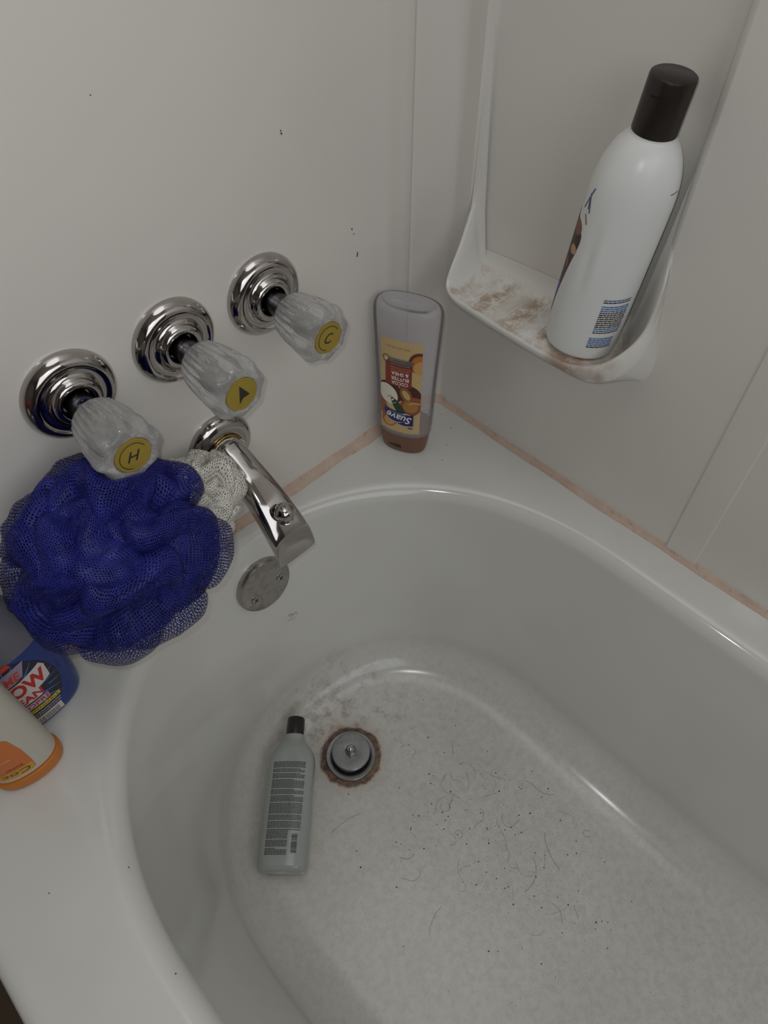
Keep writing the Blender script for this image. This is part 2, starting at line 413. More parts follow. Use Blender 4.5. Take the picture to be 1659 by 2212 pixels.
# moulded shelf: rim curve, outer skirt and inner tray lofted together
rim = smoothpath([(.0035, -.0392, .46), (.0028, -.0395, .38), (0, -.0407, .3042), (-.012, -.0458, .2848), (-.028, -.0510, .2638), (-.045, -.0559, .2471), (-.056, -.0601, .2363), (-.0592, -.0650, .2285), (-.060, -.0765, .2232), (-.060, -.0958, .2212), (-.060, -.1544, .2183), (-.060, -.209, .2172), (-.059, -.2309, .2192), (-.056, -.2499, .2258), (-.050, -.2642, .2353), (-.042, -.2755, .2495), (-.034, -.2825, .2663), (-.025, -.2838, .2859), (-.014, -.2800, .3113), (0, -.2715, .3369), (.004, -.268, .40)], 8)
NR = len(rim)
def ring_of(fn): return [fn(i / (NR - 1), p) for i, p in enumerate(rim)]
cy = -.160
def inset(p, d, dz):       # towards the tray's middle in plan
    lx = .02 - p.x; ly = max(-.215, min(-.105, p.y)) - p.y; l = math.hypot(lx, ly) or 1
    return Vector((p.x + lx / l * d, p.y + ly / l * d, p.z + dz))
def skirt(s, p):
    # foot of the skirt on the wall
    return Vector((.004, p.y + (-.012 * max(0, 1 - max(0, p.z - .24) / .09) if p.y < -.24 else .004 if p.y > -.06 else 0), min(p.z - .02, .193 + max(0, p.z - .250) * .9 if p.y < -.1 else .2)))
def lowfront(s, p):
    h = .0100 + .012 * max(0, min(1, (-.22 - p.y) / .05))
    q = Vector((p.x * .97, p.y - (.004 if p.y < -.24 else 0), p.z - h)); return q
ZF = .2190
def tray(s, p, d, w):      # w 0 at rim .. 1 at floor
    q = inset(p, d, 0); q.z = p.z + (ZF - p.z) * w; return q
rings = [ring_of(skirt), ring_of(lambda s, p: lowfront(s, p).lerp(skirt(s, p), .06) + Vector((0, 0, -.0018))), ring_of(lowfront), ring_of(lambda s, p: p + Vector((-.0006, 0, -.004))), ring_of(lambda s, p: p + Vector((0, 0, -.0012))), ring_of(lambda s, p: inset(p, .0016, .0002)),
         ring_of(lambda s, p: inset(p, .004, -.0008)), ring_of(lambda s, p: tray(s, p, .009, .35)), ring_of(lambda s, p: tray(s, p, .015, .72)), ring_of(lambda s, p: tray(s, p, .022, .93)), ring_of(lambda s, p: tray(s, p, .030, 1.0)), ring_of(lambda s, p: Vector((.012, max(-.25, min(-.07, p.y)), ZF + .0005))), ring_of(lambda s, p: Vector((.034, max(-.27, min(-.03, p.y)), ZF + .012)))]
sh = mk('shelf', *loft(rings, False), M_SHELF, wr, True, 60)
sh['label'] = 'moulded white shelf with raised lip and brown soap scum'
# cove where the tray meets the niche back
cvp = []
for y in np.linspace(-.048, -.262, 24):
    bx_ = float(np.interp(-y, [-q[1] for q in npl], [q[0] for q in npl]))
    cvp.append([(bx_ - .026 + .026 * math.sin(a) - .0004, y, ZF - .0004 + .026 * (1 - math.cos(a)) + .0) for a in np.linspace(0, PI / 2, 9)])
mk('shelf_cove', *loft(cvp, False), M_SHELF, wr, True, 60)
# ribs of the soap tray, running out from the wall
for k in range(7):
    y0 = -.0815 - k * .0212
    V, F = loft([[(.004, y0 - q, ZF - .001 + h) for q, h in ((0, 0), (.0012, .0022), (.0098, .0026), (.0108, 0))],
                 [(-.046, y0 - q, ZF - .0012 + h) for q, h in ((0, 0), (.0012, .0020), (.0098, .0024), (.0108, 0))],
                 [(-.0505, y0 - q, ZF - .0012 + h) for q, h in ((0, 0), (.0012, .0004), (.0098, .0004), (.0108, 0))]], False)
    mk('shelf_rib', V, F, M_SHELF, wr, True, 35)
# rest of the room, outside the frame
struct(mk('floor', *box(-2.3, 0, -2.3, .0, -.46, -.405), M_FLOOR, smooth=False), 'dark brown vinyl floor beside the tub')
struct(mk('ceiling', *box(-2.3, .05, -2.3, .05, TOP, TOP + .05), M_CEIL, smooth=False))
struct(mk('wall_opposite', *box(-2.35, -2.3, -2.3, .05, -.46, TOP), M_ROOM, smooth=False))
struct(mk('wall_back', *box(-2.3, .05, -2.35, -2.3, -.46, TOP), M_ROOM, smooth=False))

# ================================================================== BATHTUB
tub = thing('bathtub', 'white enamel bathtub with stained floor, in the corner of the surround', 'bathtub', (0, 0, -.405))
TZ = .405
XC = -.356
def stad(a, y1, b1, y2, b2, z, n=2.2):
    pts = []; N1 = 96; N2 = 30; N3 = 60
    e = lambda v: math.copysign(abs(v) ** (2 / n), v)
    for k in range(N1 + 1):
        t = PI * k / N1; pts.append((XC + a * e(math.cos(t)), y1 - b1 + b1 * abs(math.sin(t)) ** (2 / n), z))
    for k in range(1, N2): pts.append((XC - a, (y1 - b1) + ((y2 + b2) - (y1 - b1)) * k / N2, z))
    for k in range(N3 + 1):
        t = PI + PI * k / N3; pts.append((XC + a * e(math.cos(t)), y2 + b2 - b2 * abs(math.sin(t)) ** (2 / n), z))
    for k in range(1, N2): pts.append((XC + a, (y2 + b2) + ((y1 - b1) - (y2 + b2)) * k / N2, z))
    return pts
def floor_z(x, y): return -.352
base = stad(.312, -.014, .335, -1.475, .30, 0)
X0, X1, Y0, Y1 = -.762, -.0015, -1.523, -.0015
def to_rect(p, inset_, z):
    x0, x1, y0, y1 = X0 + inset_, X1 , Y0, Y1
    cx_, cy_ = XC, max(-1.15, min(-.36, p[1])); dx = p[0] - cx_; dy = p[1] - cy_
    if abs(dx) < 1e-6 and abs(dy) < 1e-6: dx = 1e-6
    t = min([((x1 if dx > 0 else x0) - cx_) / dx if abs(dx) > 1e-9 else 1e9, ((y1 if dy > 0 else y0) - cy_) / dy if abs(dy) > 1e-9 else 1e9])
    return (cx_ + dx * t, cy_ + dy * t, z)
R_ = []
for ins, z in ((.006, -.40), (.006, -.05), (0, -.045), (0, -.016), (.0015, -.009), (.005, -.0035), (.011, -.0007), (.018, 0)):
    R_.append([to_rect(p, ins, z) for p in base])
R_.append([tuple(np.array(to_rect(p, .018, 0)) * .5 + np.array(p) * .5) for p in base])
R_.append(base)
for k in range(1, 9):       # rim fillet
    a = PI / 2 * k / 8; d = .020 * math.sin(a); zz = -.022 * (1 - math.cos(a)); 
    R_.append(stad(.312 - d, -.014 - d, .335 - d * .7, -1.475 + d, .30 - d * .7, zz))
for k in range(1, 13):      # walls
    t = k / 12; z = -.022 + (-.292 + .022) * t
    R_.append(stad(.292 - .042 * t, -.034 - .040 * t, .321 - .045 * t, -1.455 + .17 * t, .286, z))
for k in range(1, 13):      # floor fillet
    a = PI / 2 * k / 12; d = .068 * (1 - math.cos(a)); zz = -.292 - .0598 * math.sin(a)
    R_.append(stad(.250 - d, -.074 - d * .75, .276 - d * .8, -1.285 + d, .286 - d, zz))
for q in (.85, .6, .3):
    R_.append([(XC + (p[0] - XC) * q, (p[1] + .30 if p[1] > -.30 else p[1] + 1.0 if p[1] < -1.0 else 0) * q + (-.30 if p[1] > -.30 else -1.0 if p[1] < -1.0 else p[1]), -.352) for p in R_[28 + 12 + 1]] if False else
              [(XC + (p[0] - XC) * q, p[1], -.3520) for p in R_[-1]] if q == .85 else [(XC + (p[0] - XC) * q / .85, p[1], -.3521) for p in R_[-1]])
# floor: collapse the strip between the two long sides
V, F = loft(R_, True)
n = len(base); last = (len(R_) - 1) * n
k1, k2 = 96, 96 + 29
half = n // 2
ring_idx = [last + j for j in range(n)]
V = [(x, y, z + TZ) for x, y, z in V]
# close the floor with a ladder of quads across the narrow strip
left = [j for j in range(48, 48 + 48 + 29 + 1 + 30 + 1)]
i, j = 48, 48
Lh = []; Rh = []
for s in range(1, 48 + 30 + 30):
    Lh.append((48 + s) % n); Rh.append((48 - s) % n)
prevL = prevR = 48
F.append((last + 48, last + Lh[0], last + Rh[0]))
for s in range(len(Lh) - 1):
    if Lh[s + 1] == Rh[s + 1]:
        F.append((last + Lh[s], last + Lh[s + 1], last + Rh[s])); break
    F.append((last + Lh[s], last + Lh[s + 1], last + Rh[s + 1], last + Rh[s]))
mk('tub_shell', V, F, M_TUB, tub, True, 60)
tub.children[0].data.transform(Matrix.Translation((0, 0, -TZ))); tub.children[0].location = (0, 0, TZ)

def in_tub(o):          # parts modelled in world coordinates
    o.location = (0, 0, TZ); return o
# overflow plate on the sloped end wall
ov_c = Vector((-.3500, -.0425, -.0720)); ovn = Vector((0, -.989, .148)).normalized(); ovx = Vector((1, 0, 0)); ovy = ovn.cross(ovx)
def on_plate(V): return [tuple(ov_c + ovx * x + ovy * y + ovn * z) for x, y, z in V]
V, F = lathe([(.0385, -.006), (.0390, .002), (.0385, .0055), (.0368, .0082), (.0345, .0092), (.02, .0098), (.0005, .0100)], 72, False, True)
ovp = in_tub(mk('overflow_plate', on_plate(V), F, M_DULL, tub, True, 30)); ovp['label'] = 'round dull chrome overflow plate with two screws'
for sx, sy in ((-.0195, -.0075), (.0215, -.0010)):
    V, F = lathe([(.0060, .0085), (.0058, .0100), (.0044, .0110), (.0005, .0114)], 24, False, True)
    s = mk('screw', on_plate([(x + sx, y + sy, z + .0005) for x, y, z in V]), F, M_CHROME, ovp, True, 40)
    pr_ = []
    for a in (.5, .5 + PI / 2):
        V, F = box(-.0028, .0028, -.0005, .0005, .0113, .0124)
        pr_.append(([(x * math.cos(a) - y * math.sin(a) + sx, x * math.sin(a) + y * math.cos(a) + sy, z) for x, y, z in V], F))
    V, F = join(pr_); mk('screw_slot', on_plate(V), F, M_INK, ovp, False)
# drain with raised stopper
DC = Vector((-.3572, -.2000, -.352))
V, F = lathe([(.0365, .0002), (.0364, .0024), (.0352, .0034), (.0310, .0032), (.0262, .0022), (.0228, -.001), (.0205, -.012), (.0005, -.013)], 72, False, True)
dr = in_tub(mk('drain_flange', [tuple(DC + Vector(v)) for v in V], F, M_DRAIN, tub, True, 40)); dr['label'] = 'grey metal drain flange ringed with rust'
V, F = lathe([(.0115, -.012), (.0115, .0085), (.0272, .0088), (.0282, .0100), (.0282, .0124), (.0270, .0134), (.012, .0140), (.0095, .0136), (.0005, .0136)], 64, False, True)
st = in_tub(mk('drain_stopper', [tuple(DC + Vector(v) + Vector((.002, .0015, 0))) for v in V], F, M_DRAIN, tub, True, 35))
V, F = lathe([(.0078, .013), (.0080, .0165), (.0072, .0205), (.0050, .0235), (.0022, .0248), (.0004, .025)], 8, False, True)
mk('stopper_knob', [tuple(DC + Vector(v) + Vector((.002, .0015, 0))) for v in V], F, M_CHROME, st, True, 25)

# ================================================================== CAULK
def caulk(name, p0, p1, wallaxis, seed, w0, h0):
    N = 160; rings = []
    for i in range(N + 1):
        t = i / N; p = Vector(p0).lerp(Vector(p1), t)
        w = w0 * (1 + .45 * noise.noise((t * 14, seed, 0)) + .18 * noise.noise((t * 60, seed, 3))); h = h0 * (1 + .35 * noise.noise((t * 17, seed, 7)))
        prof = [(-.0004, h), (.0012, h * .97), (w * .36, h * .46), (w * .72, h * .16), (w * .97, .0014), (w, -.0004)]
        rings.append([(p.x, p.y - a, b) if wallaxis == 'y' else (p.x - a, p.y, b) for a, b in prof])
    V, F = loft(rings, False); return mk(name, V, F, M_CAULK, None, True)
struct(caulk('trim_1', (-.80, 0, 0), (-.0525, 0, 0), 'y', 2.0, .0105, .0105), 'peach-stained caulk bead under the faucet wall')
struct(caulk('trim_2', (0, -.012, 0), (0, -1.52, 0), 'x', 9.0, .0078, .0055), 'tan stained caulk bead along the long wall')
# bead round the cove
rings = []
for i, (x, y) in enumerate(cove[2:]):
    nx, ny = (-.35, -.94) if x < -.02 else (-.75, -.66)
    rings.append([(x + nx * a, y + ny * a, b) for a, b in ((-.0004, .009), (.001, .0085), (.004, .0042), (.008, .0014), (.0105, -.0004))])
struct(mk('trim_3', *loft(rings, False), M_CAULK), 'caulk bead in the corner behind the body wash bottle')

# ================================================================== TAPS
def lobes(a, r, h):
    k = max(0, min(1, (h - .060) / .026)); k2 = max(0, min(1, (.0995 - h) / .004))
    lob = 1 + .070 * k * k2 * math.cos(8 * a); fl = 1 + .120 * max(0, min(1, (.080 - h) / .010)) * (1 if h > .043 else 0) * (abs(math.cos(12 * a)) - .6)
    return r * lob * fl
def tap(x, z, label, tipd, glyph):
    t = thing('tap_handle', label, 'tap', (x, 0, z), group='tap handles on the faucet wall')
    V, F = lathe([(.0405, -.0005), (.0408, .003), (.0398, .0062), (.0368, .0100), (.0335, .0122), (.0318, .0124), (.0302, .0108), (.0285, .0102), (.0255, .0106), (.0225, .0120), (.0212, .0140), (.0206, .0165), (.0186, .0188), (.0160, .0192), (.0140, .0180), (.0132, .0150), (.0128, .009)], 96)
    mk('escutcheon', out_of_wall(V), F, M_CHROME, t, True, 50)
    V, F = lathe([(.0114, .008), (.0114, .038), (.0118, .040), (.0118, .046), (.004, .047)], 48, False, True)
    mk('stem', out_of_wall(V), F, M_STEM, t, True, 35)
    dl = tipd - .0995
    prof = [(.0005, .0405), (.0125, .0405), (.0165, .0408), (.0192, .0425), (.0208, .0460), (.0220, .0510), (.0230, .0560), (.0238, .0620), (.0246, .0680), (.0254, .0745), (.0261, .0805), (.0266, .0850), (.0268, .0888), (.0264, .0922), (.0250, .0955), (.0228, .0978), (.0202, .0990), (.0178, .0995), (.0164, .0995), (.0158, .0985), (.0157, .0972), (.0005, .0972)]
    V, F = lathe([(r, h + dl * max(0, (h - .042) / .0575)) for r, h in prof], 256, True, True, rf=lambda a, r, h: lobes(a, r, h - dl * max(0, (h - .042) / .0575)))
    kn = mk('knob', out_of_wall(V), F, M_ACRYL, t, True, 45); kn['label'] = 'clear fluted acrylic knob with a gold button'
    V, F = lathe([(.0095, .0465), (.0090, .060), (.0085, .078 + dl), (.0004, .0785 + dl)], 32, True, True)
    mk('spindle', out_of_wall(V), F, M_DULL, kn, True, 35)
    e = tipd - .0995
    V, F = lathe([(.0153, .0975), (.0153, .0992), (.0143, .0996), (.0138, .0994), (.0128, .0995), (.0005, .0998)], 56, True, True)
    bt = mk('button', [(a, b - e, c) for a, b, c in out_of_wall(V)], F, M_GOLD, t, True, 40)
    fn = lambda u, v, eps: (u, -tipd - .0004 - eps, v)
    if glyph == 'arrow':
        decal('arrow_mark', ([(-.0012, .0098), (.0072, -.0030), (.0, -.0036), (-.0040, -.0078)], [(0, 2, 1), (0, 3, 2)]), M_INK, fn, .0002, bt)
    else:
        decal('letter_' + glyph.lower(), text_poly(glyph, .0095, 0, 0, shear=.35, rot=-.15), M_INK, fn, .0002, bt)
        arc = [(.0118 * math.cos(a), .0118 * math.sin(a)) for a in np.linspace(.4, 4.4, 40)]
        decal('ring_mark', stroke_poly(arc, .0006), M_INK, fn, .0002, bt)
    return t
tap(-.4590, .2830, 'leftmost tap handle, clear knob lettered H, above the blue net pouf', .100, 'H')
tap(-.3570, .2830, 'middle tap handle of three, clear knob with a black arrowhead on gold', .102, 'arrow')
tap(-.2560, .2830, 'rightmost tap handle, clear knob lettered C, nearest the corner bottle', .096, 'C')

# ================================================================== SPOUT
SX = -.339
sp = thing('tub_spout', 'chrome tub spout with diverter knob beside the white net pouf', 'spout', (SX, 0, .139))
V, F = lathe([(.0375, -.0005), (.0376, .004), (.0355, .0088), (.0310, .0125), (.0250, .0142), (.0205, .0146), (.0175, .013), (.0005, .012)], 80, False, True)
mk('spout_flange', out_of_wall(V), F, M_CHROME, sp, True, 50)
V, F = tube([(.0188 * math.cos(a), -.0152, .0188 * math.sin(a)) for a in np.linspace(0, 2 * PI, 49)[:-1]], .0011, 8, True)
mk('brass_ring', V, F, M_BRASS, sp)
# stations: (y, ztop, zbot, halfwidth top, halfwidth bottom) in world z
stn = [(-.010, .1570, .1200, .0165, .0165), (-.025, .1535, .1150, .0168, .0170), (-.045, .1455, .1060, .0172, .0180), (-.065, .1350, .0955, .0182, .0196), (-.083, .1220, .0830, .0196, .0214), (-.097, .1090, .0700, .0210, .0232), (-.107, .0975, .0620, .0222, .0244), (-.1135, .0880, .0540, .0228, .0250), (-.1170, .0740, .0510, .0232, .0252), (-.1180, .0610, .0500, .0234, .0252)]
ds = smoothpath([(a, b, c) for a, b, c, d, e in stn], 6); dw = smoothpath([(d, e, 0) for a, b, c, d, e in stn], 6)
rings = []
for q, w in zip(ds, dw):
    y, zt, zb = q; ring = []; N = 48
    for k in range(N):
        t = 2 * PI * k / N; c = math.cos(t); s = math.sin(t); n_ = 3.2
        hx = math.copysign(abs(c) ** (2 / n_), c); hz = math.copysign(abs(s) ** (2 / n_), s)
        hw = w[0] + (w[1] - w[0]) * (1 - hz) / 2
        ring.append((hx * hw, y, (zt + zb) / 2 + hz * (zt - zb) / 2 - .139))
    rings.append(ring)
V, F = loft(rings, True, True, True)
mk('spout_body', V, F, M_CHROME, sp, True, 70)
kb = Vector((0.001, -.1045, .0985 - .139)); ka = Vector((-.04, -.10, 1)).normalized(); kx = Vector((1, 0, 0)); ky = ka.cross(kx)
V, F = lathe([(.0045, -.004), (.0045, .0035), (.0075, .004), (.0080, .0052), (.0072, .0060), (.0046, .0066), (.0042, .0090), (.0060, .0102), (.0090, .0125), (.0106, .0158), (.0108, .0185), (.0098, .0220), (.0075, .0248), (.0042, .0264), (.0005, .0270)], 40, True, True)
mk('diverter_knob', [tuple(kb + kx * x + ky * y + ka * z) for x, y, z in V], F, M_CHROME, sp, True, 40)

# ================================================================== NET POUFS
def pouf(name, label, c, Rr, nf, seed, mnet, mcore, squash=(1, 1, 1), hang=None, wide=.23, sheer=(), msheer=None):
    rnd = random.Random(seed); t = thing(name, label, 'bath pouf', c)
    # crumpled core
    bm = bmesh.new(); bmesh.ops.create_icosphere(bm, subdivisions=4, radius=Rr * .56)
    for v in bm.verts:
        d = v.co.normalized(); v.co *= 1 + .16 * noise.noise(d * 3 + Vector((seed, 0, 0))) + .08 * noise.noise(d * 8)
        v.co = Vector((v.co.x * squash[0], v.co.y * squash[1], v.co.z * squash[2]))
    me = bpy.data.meshes.new('net_core'); bm.to_mesh(me); bm.free(); me.materials.append(mcore)
    me.polygons.foreach_set('use_smooth', [True] * len(me.polygons))
    o = bpy.data.objects.new('net_core', me); COL.objects.link(o); o.parent = t
    g = PI * (3 - 5 ** .5); NS, NA = 44, 22
    for f in range(nf + len(sheer)):
        zz = 1 - 2 * (min(f, nf - 1) + .5) / nf; rr = math.sqrt(1 - zz * zz); d0 = Vector((rr * math.cos(g * f), zz, rr * math.sin(g * f)))
        d0 = (d0 + Vector((rnd.uniform(-.2, .2), rnd.uniform(-.2, .2), rnd.uniform(-.2, .2)))).normalized()
        tt = d0.cross(Vector((rnd.uniform(-1, 1), rnd.uniform(-1, 1), rnd.uniform(-1, 1)))).normalized(); bb = d0.cross(tt)
        L = rnd.uniform(.50, .86); w = wide * rnd.uniform(.75, 1.3); H = Rr * rnd.uniform(.80, 1.10); ph = rnd.uniform(0, 6.3); wav = rnd.uniform(.10, .26); fr = rnd.uniform(2.5, 5.5)
        if f >= nf:
            dx_, dy_, df_ = sheer[f - nf]; d0 = (CR * dx_ + CD * dy_ - CF * df_).normalized(); tt = d0.cross(CF).normalized(); bb = d0.cross(tt)
            L, w, H, wav, fr = .50, wide * 1.9, Rr * 1.20, .05, 2.0
        V = []; UV = []; F = []
        for i in range(NS + 1):
            s = -1 + 2 * i / NS
            env = (1 - abs(s) ** 3.2) ** .5 if abs(s) < 1 else 0
            ctr = (d0 + tt * (L * s) + bb * (wav * math.sin(fr * s + ph))).normalized()
            lat = ctr.cross(tt).normalized()
            for j in range(NA + 1):
                q = -1 + 2 * j / NA; an = q * PI * .62
                hh = H * (.44 + .56 * (math.cos(an * .78)) ** .8 * (.35 + .65 * env))
                off = w * math.sin(an) * (.45 + .55 * env) * Rr
                p = ctr * hh + lat * off
                nn = noise.noise((p * (16 / Rr * .09)) + Vector((f * 3.1, seed, 0))); n2 = noise.noise(p * (55 / Rr * .09) + Vector((f, seed * 2, 5)))
                n3 = math.sin(14 * s + 3 * nn * 4 + f) * abs(q) ** 1.2
                p = p * (1 + .06 * nn + .022 * n2 + .018 * n3) + lat * (Rr * .035 * n2) + tt * (Rr * .03 * nn)
                V.append((p.x * squash[0], p.y * squash[1], p.z * squash[2])); UV.append((L * s * 1.15 * Rr / .09 + f * .37, q * w * 1.9 * Rr / .09 + f * .61))
        for i in range(NS):
            for j in range(NA):
                a = i * (NA + 1) + j; F.append((a, a + 1, a + NA + 2, a + NA + 1))
        mk('net_fold', V, F, msheer if f >= nf else mnet, t, True, None, UV)
    if hang:
        pth = smoothpath([Vector(h) - Vector(c) for h in hang], 8); V, F = tube(pth, .0008, 6); mk('hanging_cord', V, F, mcore, t)
    return t
pouf('bath_pouf', 'large dark blue net pouf hanging from the leftmost tap', (-.4985, -.090, .187), .0865, 66, 3, M_NETB, M_NETBC, (1.0, .82, .98),
     hang=[(-.470, -.060, .235), (-.472, -.034, .275), (-.459, -.030, .2958), (-.447, -.034, .275), (-.462, -.058, .235)],
     sheer=((-1, .28, -.1), (.60, .80, 0), (1.0, .10, -.1), (-.62, .80, -.1), (-.6, -.85, -.2), (.15, 1, .1), (-.95, -.3, 0)), msheer=M_NETS)
pouf('bath_pouf', 'white net pouf half hidden between the blue pouf and the spout', (-.3920, -.050, .138), .050, 34, 11, M_NETW, M_NETWC, (.9, .8, 1.05),
     hang=[(-.385, -.030, .150), (-.362, -.020, .150), (-.339, -.019, .1578), (-.3185, -.019, .138), (-.339, -.019, .1155), (-.362, -.020, .125), (-.385, -.030, .135)])

# ================================================================== BODY WASH BOTTLE (corner)
sv = thing('body_wash_bottle', 'clear body wash bottle standing on its brown cap in the tub corner', 'bottle', (-.0985, -.0440, .0005), (0, 0, math.radians(-66)))
cap = Body([(0, .0265, .0150, 2.3), (.002, .0290, .0168, 2.3), (.015, .0315, .0190, 2.3), (.030, .0330, .0205, 2.3), (.0335, .0332, .0207, 2.3)], 4)
mk('cap', *cap.mesh(72), M_BROWN, sv, True, 40)
V, F = loft([[(u, *(cap.face(u, .012 + .0032 * math.cos(u / .018 * PI / 2) * sg, e)[1:])) for u in np.linspace(-.016, .002, 18)] for sg, e in ((-1, .0003), (1, .0003))], False)
mk('thumb_notch', V, F, M_INK, sv.children[0], False)
bd = Body([(.0335, .0318, .0195, 2.3), (.0350, .0345, .0222, 2.3), (.040, .0352, .0226, 2.3), (.080, .0362, .0226, 2.3), (.130, .0378, .0226, 2.3), (.180, .0398, .0228, 2.3), (.200, .0405, .0228, 2.3), (.210, .0402, .0225, 2.3), (.2165, .0385, .0208, 2.3), (.2195, .0355, .0178, 2.3), (.2203, .0320, .0145, 2.3)], 6)
Vb, Fb = bd.mesh(80, True, False)
mk('bottle_body', Vb, Fb, M_CLEAR, sv, True, 50)
# dished base of the upturned bottle
dish = [sering(.2203, .0320, .0145, 2.3, N=80), sering(.2190, .0300, .0128, 2.3, N=80), sering(.2140, .0270, .0105, 2.3, N=80), sering(.2115, .0180, .0070, 2.3, N=80), sering(.2108, .0020, .001, 2.3, N=80)]
mk('bottle_base', *loft(dish, True, False, True), M_CLEAR, sv, True, 50)
lq = Body([(.0345, .0310, .0185, 2.3), (.037, .0338, .0212, 2.3), (.044, .0342, .0214, 2.3), (.0455, .0342, .0214, 2.3)], 3)
mk('soap_remnant', *lq.mesh(64), M_LIQ, sv, True, 40)
LB0, LB1, LW = .0420, .1835, .0255
fn = bd.face
lab = decal('label', rect_poly(-LW, LW, LB0, LB1, 16, 40), ink((204, 176, 128)), fn, .0003, sv)
def lv(f): return LB0 + (LB1 - LB0) * f
def su(poly, rgb, lvl, name): decal(name, poly, ink(rgb), fn, .0003 + .00012 * lvl, lab)
def clipped(poly):
    V, F = poly; return [(max(-LW, min(LW, u)), max(LB0, min(LB1, v))) for u, v in V], F
su(text_poly('18 FL OZ (532 mL)', .0034, -.003, lv(.925), PI), (142, 104, 60), 1, 'lettering')
su(clipped(ell_poly(.0225, lv(.80), .0125, .0150)), (104, 58, 36), 1, 'print')
su(clipped(ell_poly(.0235, lv(.785), .0105, .0130)), (196, 116, 48), 2, 'print')
su(clipped(ell_poly(.0245, lv(.750), .0085, .0100)), (206, 160, 92), 3, 'print')
su(clipped(stroke_poly([(.0145 + .012 * k / 8, lv(.615) - .004 * math.sin(PI * k / 8)) for k in range(9)], .0014)), (222, 196, 84), 3, 'print')
su(rect_poly(-.0185, .0145, lv(.530), lv(.790), 10, 8), (142, 60, 46), 4, 'print')
su(rect_poly(-.0140, .0150, lv(.772), lv(.815), 10, 1), (122, 118, 118), 5, 'print')
su(rect_poly(-.0140, .0145, lv(.742), lv(.770), 10, 1), (96, 56, 44), 5, 'print')
su(text_poly('10X', .0040, .0115, lv(.793), PI), (34, 32, 34), 6, 'lettering')
su(text_poly('MOISTURE BOOST', .0020, -.001, lv(.793), PI, width=.017), (58, 56, 58), 6, 'lettering')
su(text_poly('lasting moisture benefits', .0022, .000, lv(.757), PI, width=.024), (214, 190, 176), 6, 'lettering')
su(stroke_poly([(-.0175 + .0042 * math.cos(a), lv(.795) + .0048 * math.sin(a)) for a in np.linspace(0, 2 * PI, 30)], .0010), (106, 76, 68), 6, 'print')
su(ell_poly(-.0175, lv(.790), .0020, .0022), (220, 208, 196), 6, 'print')
su(text_poly('COCOA', .0052, .0, lv(.563), PI, width=.0205, bold=.02), (240, 234, 226), 6, 'lettering')
su(text_poly('BUTTER', .0052, .0, lv(.612), PI, width=.0225, bold=.02), (240, 234, 226), 6, 'lettering')
su(text_poly('& SHEA', .0052, .0, lv(.662), PI, width=.0215, bold=.02), (240, 234, 226), 6, 'lettering')
su(text_poly('GENTLE BODY WASH', .0020, .0, lv(.700), PI, width=.023), (226, 150, 130), 6, 'lettering')
su(text_poly('with natural cocoa butter', .0020, .0, lv(.722), PI, width=.026), (226, 150, 130), 6, 'lettering')
# picture of coconut, nuts and leaves
su(clipped(ell_poly(-.012, lv(.445), .017, .0150, -.5)), (74, 46, 36), 1, 'print')
su(clipped(ell_poly(.0135, lv(.435), .0135, .0190, .4)), (78, 40, 32), 2, 'print')
su(clipped(ell_poly(.0080, lv(.455), .0070, .0115, .35)), (140, 98, 58), 3, 'print')
su(clipped(ell_poly(.0085, lv(.450), .0038, .0080, .5)), (206, 174, 110), 4, 'print')
su(clipped(ell_poly(.0165, lv(.375), .0115, .0085, .2)), (160, 84, 60), 3, 'print')
su(clipped(ell_poly(.0135, lv(.315), .0125, .0135, .2)), (150, 84, 52), 3, 'print')
su(clipped(ell_poly(.0140, lv(.325), .0092, .0095, .2)), (176, 124, 66), 4, 'print')
su(clipped(stroke_poly([(.012 + .013 * k / 8, lv(.352) + .003 * math.sin(PI * .9 * k / 8)) for k in range(9)], .0015)), (224, 198, 90), 5, 'print')
su(clipped(ell_poly(-.0160, lv(.345), .0135, .0050, -.55)), (44, 60, 40), 2, 'print')
su(clipped(ell_poly(-.0010, lv(.290), .0052, .0170, .55)), (42, 70, 44), 5, 'print')
su(clipped(ell_poly(-.0080, lv(.300), .0070, .0110, .5)), (204, 186, 140), 4, 'print')
su(clipped(ell_poly(-.0150, lv(.420), .0125, .0155, .45)), (232, 226, 212), 5, 'print')
su(clipped(ell_poly(-.0125, lv(.395), .0035, .0016, .4)), (202, 180, 150), 6, 'print')
su(clipped(ell_poly(-.0210, lv(.235), .0060, .0240, .35)), (150, 96, 58), 3, 'print')
su(clipped(ell_poly(-.0130, lv(.125), .0100, .0120, -.6)), (168, 110, 62), 3, 'print')
su(clipped(ell_poly(-.0125, lv(.118), .0072, .0085, -.6)), (206, 164, 100), 4, 'print')
lg = [(-.0195, lv(.262)), (.0180, lv(.232)), (.0180, lv(.100)), (.006, lv(.095)), (-.008, lv(.118)), (-.0165, lv(.165)), (-.0195, lv(.215))]
su(fan(lg), (38, 38, 104), 7, 'logo')
su(text_poly('Suave', .0115, -.0005, lv(.174), PI - .12, width=.0325, shear=.25, bold=.015), (238, 238, 240), 8, 'lettering')
su(text_poly('ESSENTIALS', .0018, -.002, lv(.228), PI - .06, width=.021), (200, 200, 214), 8, 'lettering')
su(stroke_poly([(-.012 + .018 * k / 10, lv(.140) - .0028 * math.sin(PI * k / 10)) for k in range(11)], lambda t: .0010 * math.sin(PI * t) + .0001), (230, 230, 236), 8, 'print')
su(stroke_poly([(.003 + .012 * k / 10, lv(.228) + .0012 * math.sin(PI * k / 10)) for k in range(11)], lambda t: .0012 * math.sin(PI * t) + .0001), (230, 230, 236), 8, 'print')
